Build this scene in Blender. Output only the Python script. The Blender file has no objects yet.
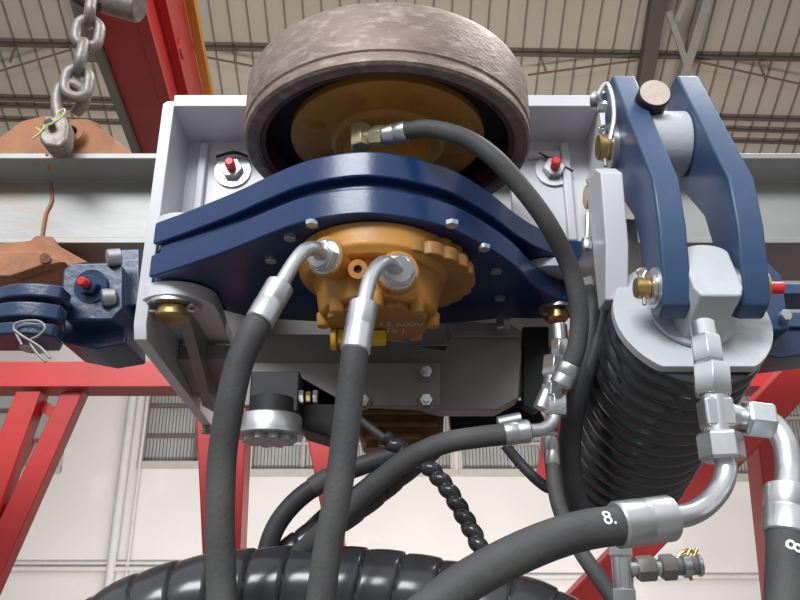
import bpy, bmesh, math, random
from mathutils import Vector, Matrix
V = Vector
random.seed(7)
SC = bpy.context.scene
COL = SC.collection
# ------------------------------------------------------------------ camera
F_PX, PITCH = 800.0, math.radians(22)
cd = bpy.data.cameras.new('camera'); cam = bpy.data.objects.new('camera', cd); COL.objects.link(cam)
cd.sensor_width = 36; cd.lens = 36 * F_PX / 800; cd.clip_end = 200; cd.clip_start = .02
cam.location = (0, 0, 0); cam.rotation_euler = (math.pi / 2 + PITCH, 0, 0)
SC.camera = cam
# ------------------------------------------------------------------ light
w = bpy.data.worlds.new('world'); SC.world = w; w.use_nodes = True
wn = w.node_tree.nodes; wl = w.node_tree.links
wb = wn['Background']; wb.inputs['Strength'].default_value = 0.72
tcw = wn.new('ShaderNodeTexCoord'); sp = wn.new('ShaderNodeSeparateXYZ'); cr = wn.new('ShaderNodeValToRGB')
wl.new(tcw.outputs['Generated'], sp.inputs[0]); wl.new(sp.outputs['Z'], cr.inputs[0]); wl.new(cr.outputs[0], wb.inputs[0])
cr.color_ramp.elements[0].position = 0.0; cr.color_ramp.elements[0].color = (.28, .275, .27, 1)
cr.color_ramp.elements[1].position = .5; cr.color_ramp.elements[1].color = (1.25, 1.28, 1.33, 1)
def area(name, loc, target, sx, sy, power, col=(1, 1, 1)):
    l = bpy.data.lights.new(name, 'AREA'); l.shape = 'RECTANGLE'; l.size = sx; l.size_y = sy; l.energy = power; l.color = col
    o = bpy.data.objects.new(name, l); COL.objects.link(o); o.location = loc
    o.rotation_euler = (V(target) - V(loc)).to_track_quat('-Z', 'Y').to_euler(); return o
area('hall_window_light', (-1.8, -4.4, 4.4), (0, 1.2, .6), 4, 1.8, 520, (.95, .98, 1))
area('roof_light', (2.5, 2.2, 5.2), (.2, 1.3, .6), 2.0, 1.4, 190, (1, .99, .96))
area('wall_fill_light', (0, 9.5, -1.0), (0, 16, 5), 12, 1.5, 1000, (1, .98, .95))  # added fill near the floor, no real lamp, brightens far wall and roof
SC.view_settings.view_transform = 'Standard'; SC.view_settings.look = 'None'
SC.view_settings.gamma = 1; SC.view_settings.use_curve_mapping = False
SC.view_settings.exposure = 0.0
# ------------------------------------------------------------------ projection helpers
CF = V((0, math.cos(PITCH), math.sin(PITCH))); CU = V((0, -math.sin(PITCH), math.cos(PITCH)))
def ray(px, py): return CF * F_PX + V((1, 0, 0)) * (px - 400) + CU * (300 - py)
def at(px, py, Y): d = ray(px, py); return d * (Y / d.y)
def atz(px, py, z): d = ray(px, py); return d * (z / d.z)
def onplane(px, py, p0, n): d = ray(px, py); return d * (V(p0).dot(n) / d.dot(n))
# ------------------------------------------------------------------ materials
MATS = {}
def mat(name, col, rough=.5, metal=0.0, col2=None, scale=8, amount=.5, bump=0.0, bscale=60, coat=0.0, lo=.35, hi=.65, col3=None, scale3=3, lo3=.6, hi3=.7, stretch=None, spec=.5):
    m = bpy.data.materials.new(name); m.use_nodes = True; n = m.node_tree.nodes; l = m.node_tree.links
    b = n['Principled BSDF']; b.inputs['Roughness'].default_value = rough; b.inputs['Metallic'].default_value = metal
    b.inputs['Coat Weight'].default_value = coat; b.inputs['Coat Roughness'].default_value = .15
    b.inputs['Specular IOR Level'].default_value = spec
    tc = n.new('ShaderNodeTexCoord'); vec = tc.outputs['Object']
    if stretch:
        mp = n.new('ShaderNodeMapping'); mp.inputs['Scale'].default_value = stretch; l.new(vec, mp.inputs[0]); vec = mp.outputs[0]
    def noise(sc, a, c, det=6):
        t = n.new('ShaderNodeTexNoise'); t.inputs['Scale'].default_value = sc; t.inputs['Detail'].default_value = det; l.new(vec, t.inputs[0])
        r = n.new('ShaderNodeMapRange'); r.inputs[1].default_value = a; r.inputs[2].default_value = c; l.new(t.outputs[0], r.inputs[0]); return r.outputs[0]
    c2 = col2 or tuple(x * .8 for x in col)
    mx = n.new('ShaderNodeMix'); mx.data_type = 'RGBA'; mx.inputs[6].default_value = (*col, 1)
    mx.inputs[7].default_value = (*[col[i] * (1 - amount) + c2[i] * amount for i in range(3)], 1)
    l.new(noise(scale, lo, hi), mx.inputs[0]); out = mx.outputs[2]
    if col3:
        m3 = n.new('ShaderNodeMix'); m3.data_type = 'RGBA'; l.new(out, m3.inputs[6]); m3.inputs[7].default_value = (*col3, 1)
        l.new(noise(scale3, lo3, hi3, 8), m3.inputs[0]); out = m3.outputs[2]
    l.new(out, b.inputs['Base Color'])
    if bump:
        t = n.new('ShaderNodeTexNoise'); t.inputs['Scale'].default_value = bscale; t.inputs['Detail'].default_value = 4; l.new(vec, t.inputs[0])
        bp = n.new('ShaderNodeBump'); bp.inputs['Strength'].default_value = bump; bp.inputs['Distance'].default_value = .002
        l.new(t.outputs[0], bp.inputs['Height']); l.new(bp.outputs[0], b.inputs['Normal'])
    MATS[name] = m; return m
M_navy = mat('navy_paint', (.005, .027, .105), .30, 0, (.010, .038, .13), 7, .7, .12, 90, .12)
M_navyd = mat('navy_block_paint', (.012, .03, .085), .32, 0, (.02, .05, .12), 14, .6, .5, 60, .3)
M_lever = mat('steel_blue_paint', (.030, .070, .155), .42, 0, (.045, .085, .18), 12, .8, .2, 50, .1, col3=(.09, .14, .24), scale3=18, lo3=.62, hi3=.85)
M_grey = mat('light_grey_paint', (.70, .70, .735), .42, 0, (.58, .58, .615), 5, .6, .12, 70, .1)
M_greyd = mat('dark_grey_paint', (.29, .27, .255), .42, .15, (.22, .205, .19), 6, .7, .15, 60)
M_cap = mat('cast_grey_paint', (.54, .565, .58), .45, .0, (.47, .49, .505), 20, .6, .3, 120)
M_zinc = mat('zinc_plated_steel', (.64, .65, .66), .34, .85, (.50, .51, .53), 20, .6)
M_nut = mat('bright_nut_steel', (.74, .77, .78), .27, .9, (.58, .60, .61), 25, .5)
M_brass = mat('yellow_zinc', (.62, .42, .16), .3, .85, (.38, .27, .12), 60, .7)
M_rubber = mat('black_rubber', (.035, .036, .038), .55, 0, (.06, .06, .062), 14, .8, .35, 150, spec=.35)
M_hosegrey = mat('dusty_hose_rubber', (.055, .055, .058), .62, 0, (.10, .098, .094), 10, .8, .35, 180, spec=.3)
M_bellow = mat('bellows_rubber', (.028, .031, .036), .24, 0, (.045, .048, .052), 10, .8, .1, 60, .6)
M_plast = mat('black_plastic', (.030, .031, .034), .2, 0, (.05, .051, .054), 9, .7, .08, 40)
M_black = mat('matt_black', (.012, .012, .013), .6, 0, (.02, .02, .02), 30, .5)
M_rim = mat('rusty_wheel_steel', (.27, .205, .17), .55, .3, (.19, .135, .11), 14, .8, .5, 90, col3=(.42, .36, .32), scale3=40, lo3=.50, hi3=.80, stretch=(1, 1, 2.5))
M_rimin = mat('red_primer', (.12, .04, .03), .6, 0, (.06, .03, .03), 12, .8, .2, 60)
M_yel = mat('ochre_paint', (.56, .265, .045), .42, 0, (.45, .20, .035), 14, .8, .35, 70, .1, col3=(.28, .13, .04), scale3=9, lo3=.58, hi3=.8)
M_yeld = mat('shaded_ochre_paint', (.42, .20, .045), .5, 0, (.30, .14, .04), 18, .9, .4, 60)  # darker copy of ochre_paint: shade of flange and underside put into the colour
M_dirty = mat('dirty_ochre_casting', (.33, .18, .05), .6, 0, (.15, .09, .04), 16, .9, .6, 60)
M_pale = mat('pale_yellow_zinc', (.72, .66, .42), .3, .6, (.6, .5, .3), 60)
M_tag = mat('yellow_plastic', (.85, .52, .02), .4)
M_red = mat('red_paint', (.62, .035, .03), .4, 0, (.50, .03, .03), 4, .7, .1, 30, .2)
M_redcap = mat('red_plastic', (.75, .03, .03), .4)
M_yellowrail = mat('yellow_rail_paint', (.75, .35, .03), .5)
M_beam = mat('mill_scale_steel', (.30, .30, .29), .5, .35, (.40, .40, .39), 3.5, .9, .25, 40, col3=(.33, .22, .14), scale3=5, lo3=.58, hi3=.78, stretch=(.6, 1, 2))
M_rust = mat('rusted_steel', (.45, .205, .105), .75, .05, (.31, .135, .07), 15, .9, .6, 60, col3=(.50, .36, .28), scale3=12, lo3=.6, hi3=.8)
M_chain = mat('worn_chain_steel', (.30, .28, .27), .5, .5, (.20, .17, .15), 35, .9, .5, 120, col3=(.42, .30, .24), scale3=30, lo3=.6, hi3=.8)
M_bar = mat('brown_bar_end', (.66, .53, .45), .6, .1, (.55, .47, .42), 60, .8, .5, 120)
M_wall = mat('painted_wall', (.66, .62, .60), .85, 0, (.60, .545, .525), .35, .8, col3=(.70, .67, .65), scale3=.8)
M_roof = mat('beige_roof_sheet', (.50, .43, .35), .75, 0, (.44, .375, .30), .6, .7)
M_seam = mat('roof_seam', (.22, .19, .16), .8)
M_purlin = mat('brown_purlin_steel', (.11, .085, .07), .7)
M_lightsteel = mat('pale_truss_steel', (.36, .33, .29), .7)
M_win = mat('wire_glass', (.27, .275, .262), .35, 0, (.36, .355, .335), 1.5, .8)
M_wframe = mat('window_frame_paint', (.42, .395, .35), .7)
M_pipe = mat('pale_pipe_paint', (.58, .56, .54), .6)
M_floor = mat('concrete', (.14, .135, .13), .8, 0, (.11, .107, .10), 1.5, .8)
M_white = mat('white_marker', (.85, .87, .9), .6)
M_chalk = mat('pale_chalk', (.62, .55, .36), .8)
M_wire = mat('yellow_green_wire', (.62, .62, .25), .5)
# ------------------------------------------------------------------ mesh helpers
def frame(d, up=None):
    z = V(d).normalized(); up = V(up) if up is not None else (V((0, 0, 1)) if abs(z.z) < .9 else V((1, 0, 0)))
    x = up.cross(z)
    if x.length < 1e-6: x = V((1, 0, 0)).cross(z)
    x.normalize(); y = z.cross(x); return x, y, z
def spline(pts, n=10):
    P = [V(p) for p in pts]
    if len(P) < 3: return P
    P = [P[0] * 2 - P[1]] + P + [P[-1] * 2 - P[-2]]; out = []
    for i in range(1, len(P) - 2):
        a, b, c, d = P[i - 1:i + 3]
        for k in range(n):
            t = k / n
            out.append(.5 * ((2 * b) + (c - a) * t + (2 * a - 5 * b + 4 * c - d) * t * t + (3 * b - a - 3 * c + d) * t ** 3))
    out.append(P[-2]); return out
def rmf(path, closed=False):
    n = len(path); T = []
    for i in range(n):
        a = path[i - 1] if (i > 0 or closed) else path[0]; b = path[(i + 1) % n] if (i < n - 1 or closed) else path[-1]
        T.append((b - a).normalized())
    x, y, z = frame(T[0]); X = [x]
    for i in range(1, n):
        v = X[-1] - T[i] * X[-1].dot(T[i]); X.append(v.normalized())
    return T, X
class MB:
    def __init__(s): s.bm = bmesh.new()
    def ring(s, pts): return [s.bm.verts.new(p) for p in pts]
    def bridge(s, a, b):
        n = len(a)
        for i in range(n):
            s.bm.faces.new((a[i], a[(i + 1) % n], b[(i + 1) % n], b[i]))
    def box(s, lo, hi):
        x0, y0, z0 = lo; x1, y1, z1 = hi
        a = s.ring([(x0, y0, z0), (x1, y0, z0), (x1, y1, z0), (x0, y1, z0)]); b = s.ring([(x0, y0, z1), (x1, y0, z1), (x1, y1, z1), (x0, y1, z1)])
        s.bridge(a, b); s.bm.faces.new(a[::-1]); s.bm.faces.new(b); return s
    def bar(s, p0, p1, w, h, up=None):
        p0, p1 = V(p0), V(p1); x, y, z = frame(p1 - p0, up); q = [(-w, -h), (w, -h), (w, h), (-w, h)]
        a = s.ring([p0 + x * i / 2 + y * j / 2 for i, j in q]); b = s.ring([p1 + x * i / 2 + y * j / 2 for i, j in q])
        s.bridge(a, b); s.bm.faces.new(a[::-1]); s.bm.faces.new(b); return s
    def lathe(s, prof, p0, d, n=48, phase=0, up=None, loop=False):      # prof: (r, h)
        p0 = V(p0); x, y, z = frame(d, up); prev = None; first = None
        for r, h in prof:
            c = p0 + z * h
            if r < 1e-6: cur = [s.bm.verts.new(c)]
            else: cur = s.ring([c + (x * math.cos(2 * math.pi * k / n + phase) + y * math.sin(2 * math.pi * k / n + phase)) * r for k in range(n)])
            if prev:
                if len(prev) == 1 and len(cur) > 1:
                    for i in range(n): s.bm.faces.new((prev[0], cur[(i + 1) % n], cur[i]))
                elif len(cur) == 1 and len(prev) > 1:
                    for i in range(n): s.bm.faces.new((cur[0], prev[i], prev[(i + 1) % n]))
                elif len(cur) > 1: s.bridge(prev, cur)
            else: first = cur
            prev = cur
        if loop: s.bridge(prev, first); return s
        if len(first) > 1 and len(prev) > 1:
            s.bm.faces.new(first[::-1]); s.bm.faces.new(prev)
        return s
    def cyl(s, p0, p1, r, n=32, r2=None, c=0, up=None, phase=0):
        L = (V(p1) - V(p0)).length; r2 = r if r2 is None else r2
        pr = [(r - c, 0), (r, c), (r2, L - c), (r2 - c, L)] if c else [(r, 0), (r2, L)]
        return s.lathe(pr, p0, V(p1) - V(p0), n, phase, up)
    def hexn(s, p0, p1, r, phase=0, up=None):
        L = (V(p1) - V(p0)).length; return s.lathe([(r * .9, 0), (r, L * .1), (r, L * .9), (r * .9, L)], p0, V(p1) - V(p0), 6, phase, up)
    def washer(s, p0, p1, r, ri, n=32):
        L = (V(p1) - V(p0)).length; x, y, z = frame(V(p1) - V(p0)); p0 = V(p0); R = []
        for rr, h in ((ri, 0), (r, 0), (r, L), (ri, L)):
            R.append(s.ring([p0 + z * h + (x * math.cos(2 * math.pi * k / n) + y * math.sin(2 * math.pi * k / n)) * rr for k in range(n)]))
        for i in range(4): s.bridge(R[i], R[(i + 1) % 4])
        return s
    def prism(s, pts, axis, a, b):
        f = {'x': lambda u, v, t: (t, u, v), 'y': lambda u, v, t: (u, t, v), 'z': lambda u, v, t: (u, v, t)}[axis]
        A = s.ring([f(u, v, a) for u, v in pts]); B = s.ring([f(u, v, b) for u, v in pts])
        s.bridge(A, B); s.bm.faces.new(A[::-1]); s.bm.faces.new(B); return s
    def quadprism(s, A, B):
        A = s.ring(A); B = s.ring(B); s.bridge(A, B); s.bm.faces.new(A[::-1]); s.bm.faces.new(B); return s
    def tube(s, path, r, n=16, closed=False, flat=1.0, cap=True):
        path = [V(p) for p in path]; T, X = rmf(path, closed); R = []
        for i, p in enumerate(path):
            y = T[i].cross(X[i]); rr = r(i / (len(path) - 1)) if callable(r) else r
            R.append(s.ring([p + (X[i] * math.cos(2 * math.pi * k / n) + y * math.sin(2 * math.pi * k / n) * flat) * rr for k in range(n)]))
        for i in range(len(R) - 1): s.bridge(R[i], R[i + 1])
        if closed: s.bridge(R[-1], R[0])
        elif cap: s.bm.faces.new(R[0][::-1]); s.bm.faces.new(R[-1])
        return s
    def helix_wrap(s, path, r, pitch, n=40, step=.002, depth=.004, mode='wrap'):
        # resample by arc length
        path = [V(p) for p in path]; L = [0]
        for a, b in zip(path, path[1:]): L.append(L[-1] + (b - a).length)
        N = int(L[-1] / step); Q = []; j = 0
        for i in range(N + 1):
            t = L[-1] * i / N
            while j < len(L) - 2 and L[j + 1] < t: j += 1
            Q.append(path[j].lerp(path[j + 1], (t - L[j]) / (L[j + 1] - L[j])))
        T, X = rmf(Q); R = []
        for i, p in enumerate(Q):
            y = T[i].cross(X[i]); pts = []
            for k in range(n):
                th = 2 * math.pi * k / n; ph = (L[-1] * i / N / pitch + k / n) % 1.0
                if mode == 'wrap':
                    d = min(ph, 1 - ph); rr = r - depth * max(0, 1 - d / .05) + depth * .5 * math.sin(ph * math.pi) ** .5 + depth * .5 * ph
                else: rr = r * (.74 + .32 * abs(math.sin(ph * math.pi)) ** .7)
                pts.append(p + (X[i] * math.cos(th) + y * math.sin(th)) * rr)
            R.append(s.ring(pts))
        for a, b in zip(R, R[1:]): s.bridge(a, b)
        s.bm.faces.new(R[0][::-1]); s.bm.faces.new(R[-1]); return s
    def build(s, name, m, parent=None, bevel=0, angle=35, seg=2, label=None):
        bm = s.bm; bmesh.ops.recalc_face_normals(bm, faces=bm.faces)
        vs = [v.co for v in bm.verts]; lo = V([min(v[i] for v in vs) for i in range(3)]); hi = V([max(v[i] for v in vs) for i in range(3)]); c = (lo + hi) / 2
        bmesh.ops.translate(bm, verts=bm.verts, vec=-c)
        me = bpy.data.meshes.new(name); bm.to_mesh(me); bm.free(); me.shade_smooth()
        if not bevel: me.set_sharp_from_angle(angle=math.radians(angle))
        o = bpy.data.objects.new(name, me); COL.objects.link(o); me.materials.append(m); o.location = c
        if bevel:
            b = o.modifiers.new('bevel', 'BEVEL'); b.width = bevel; b.segments = seg; b.limit_method = 'ANGLE'; b.angle_limit = math.radians(32); b.harden_normals = True
            me.set_sharp_from_angle(angle=math.radians(angle))
        if label: o['label'] = label
        if parent: adopt(o, parent)
        return o
def wpos(o):
    p = V(o.location); q = o.parent
    while q: p += V(q.location); q = q.parent
    return p
def adopt(o, parent):      # no rotations are used, so offsets are enough
    o.location = V(o.location) - wpos(parent); o.parent = parent; return o
def tag(o, label, cat, group=None, kind=None):
    o['label'] = label; o['category'] = cat
    if group: o['group'] = group
    if kind: o['kind'] = kind
    return o
def thing(name, label, cat, loc=(0, 0, 0), group=None):
    o = bpy.data.objects.new(name, None); COL.objects.link(o); o.location = loc; o.empty_display_size = .05
    return tag(o, label, cat, group)
def struct(o): o['kind'] = 'structure'; return o
def X3(o): return V((o, 0, 0))
# ================================================================== SETTING
GZ = -1.4; WY = 16.0; RS = -.53                 # floor height, far wall, roof slope
R0 = V((0, 12, 9.9)); RN = V((0, -RS, 1)).normalized()
def roofz(y): return R0.z + RS * (y - R0.y)
struct(MB().box((-26, -6, GZ - .2), (26, WY + .4, GZ)).build('floor', M_floor))
# far wall with window openings
wall = MB()
sill = at(138, 466, WY).z; sill2 = at(420, 474, WY).z; wtop = 5.0; whi = roofz(WY)
wx0, wx1 = at(137, 466, WY).x, at(194, 466, WY).x
wins = [(-12.0, at(62, 466, WY).x, sill - .1), (wx0, at(226, 466, WY).x, sill), (at(247, 470, WY).x, at(333, 470, WY).x, sill2), (at(336, 470, WY).x, at(455, 470, WY).x, sill2), (at(458, 470, WY).x, at(600, 470, WY).x, sill2), (at(700, 470, WY).x, at(830, 470, WY).x, sill - .25)]
xs = -26.0
for a, b, s_ in wins:
    wall.box((xs, WY, GZ), (a, WY + .3, whi)); wall.box((a, WY, GZ), (b, WY + .3, s_)); wall.box((a, WY, wtop), (b, WY + .3, whi)); xs = b
wall.box((xs, WY, GZ), (26, WY + .3, whi))
struct(wall.build('wall_back', M_wall))
for i, (a, b, s_) in enumerate(wins):
    f = MB(); t = .09
    f.box((a, WY - .04, s_), (a + t, WY + .2, wtop)); f.box((b - t, WY - .04, s_), (b, WY + .2, wtop)); f.box((a, WY - .06, s_ - .05), (b, WY + .2, s_ + t)); f.box((a, WY - .04, wtop - t), (b, WY + .2, wtop))
    W = struct(f.build('window_%d' % (i + 1), M_wframe))
    MB().box((a + .05, WY + .12, s_ + .05), (b - .05, WY + .14, wtop - .05)).build('window_pane', M_win, W)
    g = MB(); k = s_ + .62
    while k < wtop - .1: g.box((a + .05, WY + .06, k - .03), (b - .05, WY + .11, k + .03)); k += .62
    k = a + 1.1
    while k < b - .3: g.box((k - .03, WY + .05, s_ + .05), (k + .03, WY + .11, wtop - .05)); k += 2.2
    g.build('window_bar', M_lightsteel if i > 1 else M_purlin, W)
    g = MB(); k = a + .1
    H = wtop - s_
    while k < b - .05 and (b - a) < 3.4: g.bar((k, WY + .10, s_ + .1), (k, WY + .10, wtop - .1), .010, .010); k += .07
    if (b - a) < 3.4: g.build('wire_mesh', M_purlin, W)
    else: g.bm.free()
# roof sheets with seams
rf = MB(); y0, y1 = 6.0, WY + .3
rf.quadprism([(-26, y0, roofz(y0)), (26, y0, roofz(y0)), (26, y1, roofz(y1)), (-26, y1, roofz(y1))], [(-26, y0, roofz(y0) + .1), (26, y0, roofz(y0) + .1), (26, y1, roofz(y1) + .1), (-26, y1, roofz(y1) + .1)])
ceiling = struct(rf.build('ceiling', M_roof))
sm = MB(); x = -25.865
while x < 26:
    sm.bar((x, y0, roofz(y0) - .02), (x, y1, roofz(y1) - .02), .026, .04, RN); x += .335
sm.build('roof_seam', M_seam, ceiling)
def roofbar(p, q, w_, h_, m, name, off=.0):
    a = onplane(p[0], p[1], R0 - V((0, 0, off)), RN); b = onplane(q[0], q[1], R0 - V((0, 0, off)), RN)
    return MB().bar(a, b, w_, h_, RN).build(name, m, ceiling)
roofbar((-60, 43), (860, 60), .07, .10, M_purlin, 'purlin', .12)
roofbar((-60, 97), (860, 122), .06, .06, M_purlin, 'purlin', .12)
roofbar((-60, 104), (860, 134), .05, .05, M_purlin, 'purlin', .12)
roofbar((-60, 118), (860, 145), .05, .05, M_purlin, 'purlin', .12)
M_tie = mat('brown_tie_rod', (.20, .12, .09), .8)
for a, b in (((-30, 80), (70, 50)), ((205, 57), (262, 68)), ((528, 75), (640, 60)), ((690, 60), (800, 84))):
    roofbar(a, b, .03, .03, M_tie, 'tie_rod', .3)
for a, b in (((10, 62), (15, 47)), ((235, 62), (236, 50)), ((546, 71), (541, 58)), ((766, 80), (759, 62))):
    roofbar(a, b, .045, .045, M_tie, 'tie_rod_strut', .3)
roofbar((664, -40), (640, 110), .26, .25, M_purlin, 'rafter', .35)
roofbar((718, -40), (672, 110), .16, .20, M_lightsteel, 'rafter', .45)
roofbar((700, -40), (676, 20), .1, .12, M_lightsteel, 'rafter', .6)
roofbar((668, 10), (692, 80), .1, .12, M_lightsteel, 'rafter', .5)
roofbar((70, -40), (96, 60), .30, .2, M_purlin, 'rafter', .35)
# wall services
for i, (p, q, r) in enumerate((((-20, 569), (232, 571), .05), ((400, 577), (760, 577), .05), ((-20, 563), (232, 565), .03))):
    a, b = at(*p, WY - .12), at(*q, WY - .12); b.z = a.z
    tag(MB().cyl(a, b, r, 12).build('wall_pipe', M_pipe), ('pale horizontal pipe on left part of far wall', 'pale horizontal pipe on far wall behind the quick coupler', 'thin upper conduit above the left wall pipe')[i], 'pipe')
a = at(82, 396, WY - .12); b = at(58, 560, WY - .12)
tag(MB().cyl((-5.45, WY - .12, 5), (-5.45, WY - .12, GZ), .09, 12).build('downpipe', M_pipe), 'pale vertical downpipe on far wall beside the red leg', 'pipe')
tag(MB().cyl((-5.15, WY - .1, 5), (-5.15, WY - .1, GZ), .03, 10).build('conduit', M_pipe), 'thin vertical conduit beside the downpipe on far wall', 'pipe')
jb = MB().box((-3.6, WY - .2, at(150, 571, WY).z - .08), (-3.42, WY, at(150, 571, WY).z + .1)); tag(jb.build('junction_box', M_lightsteel, bevel=.01), 'small box on the horizontal wall pipe', 'box')
# ================================================================== RED GANTRY GIRDER (upper left)
def hv(p): return V((p.x, p.y, 0))
zb = 3.2; A = atz(130, 0, zb); B = atz(163, 112, zb); d = (B - A).normalized(); nrm = d.cross(V((0, 0, 1))).normalized()
C_ = atz(100, 40, zb); wdt = abs((C_ - A).dot(nrm)); tp = onplane(203, 91, A, nrm); hgt = tp.z - zb
side = nrm if nrm.x < 0 else -nrm
S = A - d * 1.2; E = A + d * 3.4
gird = thing('crane_girder', 'red overhead crane girder with dark underside and yellow edge, upper left', 'girder', S)
MB().quadprism([S, S + side * wdt, S + side * wdt + V((0, 0, hgt)), S + V((0, 0, hgt))], [E, E + side * wdt, E + side * wdt + V((0, 0, hgt)), E + V((0, 0, hgt))]).build('girder_body', M_red, gird, bevel=.01)
o_ = -side * .07
for z_ in (0, hgt * .38):
    MB().quadprism([S + V((0, 0, z_)), S + o_ + V((0, 0, z_)), S + o_ + V((0, 0, z_ + .03)), S + V((0, 0, z_ + .03))], [E + V((0, 0, z_)), E + o_ + V((0, 0, z_)), E + o_ + V((0, 0, z_ + .03)), E + V((0, 0, z_ + .03))]).build('flange', M_red, gird)
MB().quadprism([S + V((0, 0, hgt)), S + o_ * 1 + V((0, 0, hgt)), S + o_ * 1 + V((0, 0, hgt + .09)), S + V((0, 0, hgt + .09))], [E + V((0, 0, hgt)), E + o_ * 1 + V((0, 0, hgt)), E + o_ * 1 + V((0, 0, hgt + .09)), E + V((0, 0, hgt + .09))]).build('edge_rail', M_yellowrail, gird)
q = A + d * 1.1 + V((0, 0, hgt * .5)); MB().box(q - V((.07, .06, .05)), q + V((.07, .06, .05))).build('junction_box', M_red, gird, bevel=.01)
MB().quadprism([S + side * (wdt + .05) - V((0, 0, .04)), S + side * wdt - V((0, 0, .04)), S + side * wdt + V((0, 0, .1)), S + side * (wdt + .05) + V((0, 0, .1))], [E + side * (wdt + .05) - V((0, 0, .04)), E + side * wdt - V((0, 0, .04)), E + side * wdt + V((0, 0, .1)), E + side * (wdt + .05) + V((0, 0, .1))]).build('grey_side_rail', M_lightsteel, gird)
# ================================================================== RED STAND (behind)
def pxbar(p, q, Y, w_, dep, Y2=None):
    a, b = at(p[0], p[1], Y), at(q[0], q[1], Y2 or Y); return MB().bar(a, b, w_, dep, V((0, 1, 0)))
YS = 2.7
st = thing('support_stand', 'red steel trestle beam and legs standing behind the machine', 'stand', (-1.2, YS, GZ))
def legpoly(pts, Y, dep):      # lower two corners run on down to the floor
    A = [at(x, y, Y) for x, y in pts]
    d = ((A[3] - A[0]) + (A[2] - A[1])) / 2; A = [A[0], A[1], A[2], A[2] + d * ((GZ - A[2].z) / d.z), A[3] + d * ((GZ - A[3].z) / d.z), A[3]]
    return MB().quadprism(A, [p + V((0, dep, 0)) for p in A])
def pxpoly(pts, Y, dep):
    A = [at(x, y, Y) for x, y in pts]; return MB().quadprism(A, [p + V((0, dep, 0)) for p in A])
z0, z1 = at(50, 385, YS).z, at(50, 361, YS).z
MB().box((-3.2, YS, z0), (3.4, YS + .09, z1)).build('crossbeam', M_red, st, bevel=.006)
MB().box((-3.2, YS - .02, z0 - .010), (3.4, YS + .11, z0)).build('crossbeam_flange', M_red, st)
legpoly([(16, 391), (41, 391), (-20, 560), (-52, 560)], YS, .07).build('leg', M_red, st, bevel=.004)
legpoly([(62, 391), (83, 391), (-10, 600), (-40, 600)], YS + .02, .06).build('leg', M_red, st, bevel=.004)
for p, q in (((36, 400), (62, 420)), ((-2, 498), (20, 522)), ((-14, 455), (10, 470))):
    pxbar(p, q, YS + .09, .035, .08).build('batten', M_red, st)
pxbar((34, 440), (4, 500), YS + .14, .012, .02).build('bracing_bar', M_red, st); pxbar((44, 440), (6, 520), YS + .14, .012, .02).build('bracing_bar', M_red, st)
legpoly([(195, 400), (247, 400), (236, 640), (206, 640)], YS, .12).build('leg', M_red, st, bevel=.006)
legpoly([(300, 400), (326, 400), (356, 640), (346, 640)], YS + .02, .12).build('leg', M_red, st, bevel=.004)
legpoly([(810, 340), (830, 372), (575, 640), (545, 620)], 2.2, .10).build('brace', M_red, st, bevel=.004)
legpoly([(757, 430), (779, 432), (800, 600), (776, 600)], 2.35, .10).build('brace', M_red, st, bevel=.004)
pxpoly([(537, 480), (560, 330), (572, 330), (560, 480)], YS + .3, .06).build('upright', M_red, st)
pxpoly([(550, 382), (559, 382), (559, 396), (550, 396)], YS + .1, .03).build('red_marker', M_redcap, st)
# ================================================================== RAIL BEAM
YB = 1.50
zt = YB * math.tan(PITCH + math.atan((300 - 153) / F_PX)); zt2 = zt - .012
zl = YB * math.tan(PITCH + math.atan((300 - 243) / F_PX))
rb = thing('rail_beam', 'long grey steel I-beam running behind the wheel frame', 'beam', (0, YB + .1, zl))
pr = [(YB, zl), (YB + .2, zl), (YB + .2, zl + .014), (YB + .115, zl + .022), (YB + .115, zt - .022), (YB + .2, zt - .014), (YB + .2, zt), (YB, zt), (YB, zt - .014), (YB + .085, zt - .022), (YB + .085, zl + .022), (YB, zl + .014)]
MB().prism([(u, v) for u, v in pr], 'x', -3, 3).build('beam_body', M_beam, rb, bevel=.002)
cp = [at(47, 154, YB - .001), at(49, 166, YB + .03), at(50, 179, YB + .082), at(52, 200, YB + .083), at(46, 214, YB + .083), at(42, 238, YB + .083)]
MB().tube(spline(cp, 4), .0045, 6).build('weld_seam', M_rust, rb, label='rusty weld seam across the web')
# rusty hooks under the beam
hk = thing('rusty_bracket', 'rusty clamp bracket gripping the underside of grey beam, far left', 'bracket', at(40, 262, YB))
A = [at(x, y, 1.47) for x, y in [(-30, 246), (30, 240), (36, 235), (52, 236), (56, 244), (88, 262), (60, 268), (48, 276), (20, 282), (-30, 282)]]
MB().quadprism(A, [p + V((0, .14, 0)) for p in A]).build('clamp_plate', M_rust, hk, bevel=.003)
A = [at(x, y, 1.44) for x, y in [(-30, 252), (38, 250), (66, 262), (40, 266), (10, 276), (-30, 277)]]
MB().quadprism(A, [p + V((0, .03, 0)) for p in A]).build('clamp_jaw', M_rust, hk, bevel=.004)
MB().cyl(at(45, 258, 1.43), at(45, 258, 1.45), .010, 12).build('bolt_head', M_rust, hk)
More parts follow.
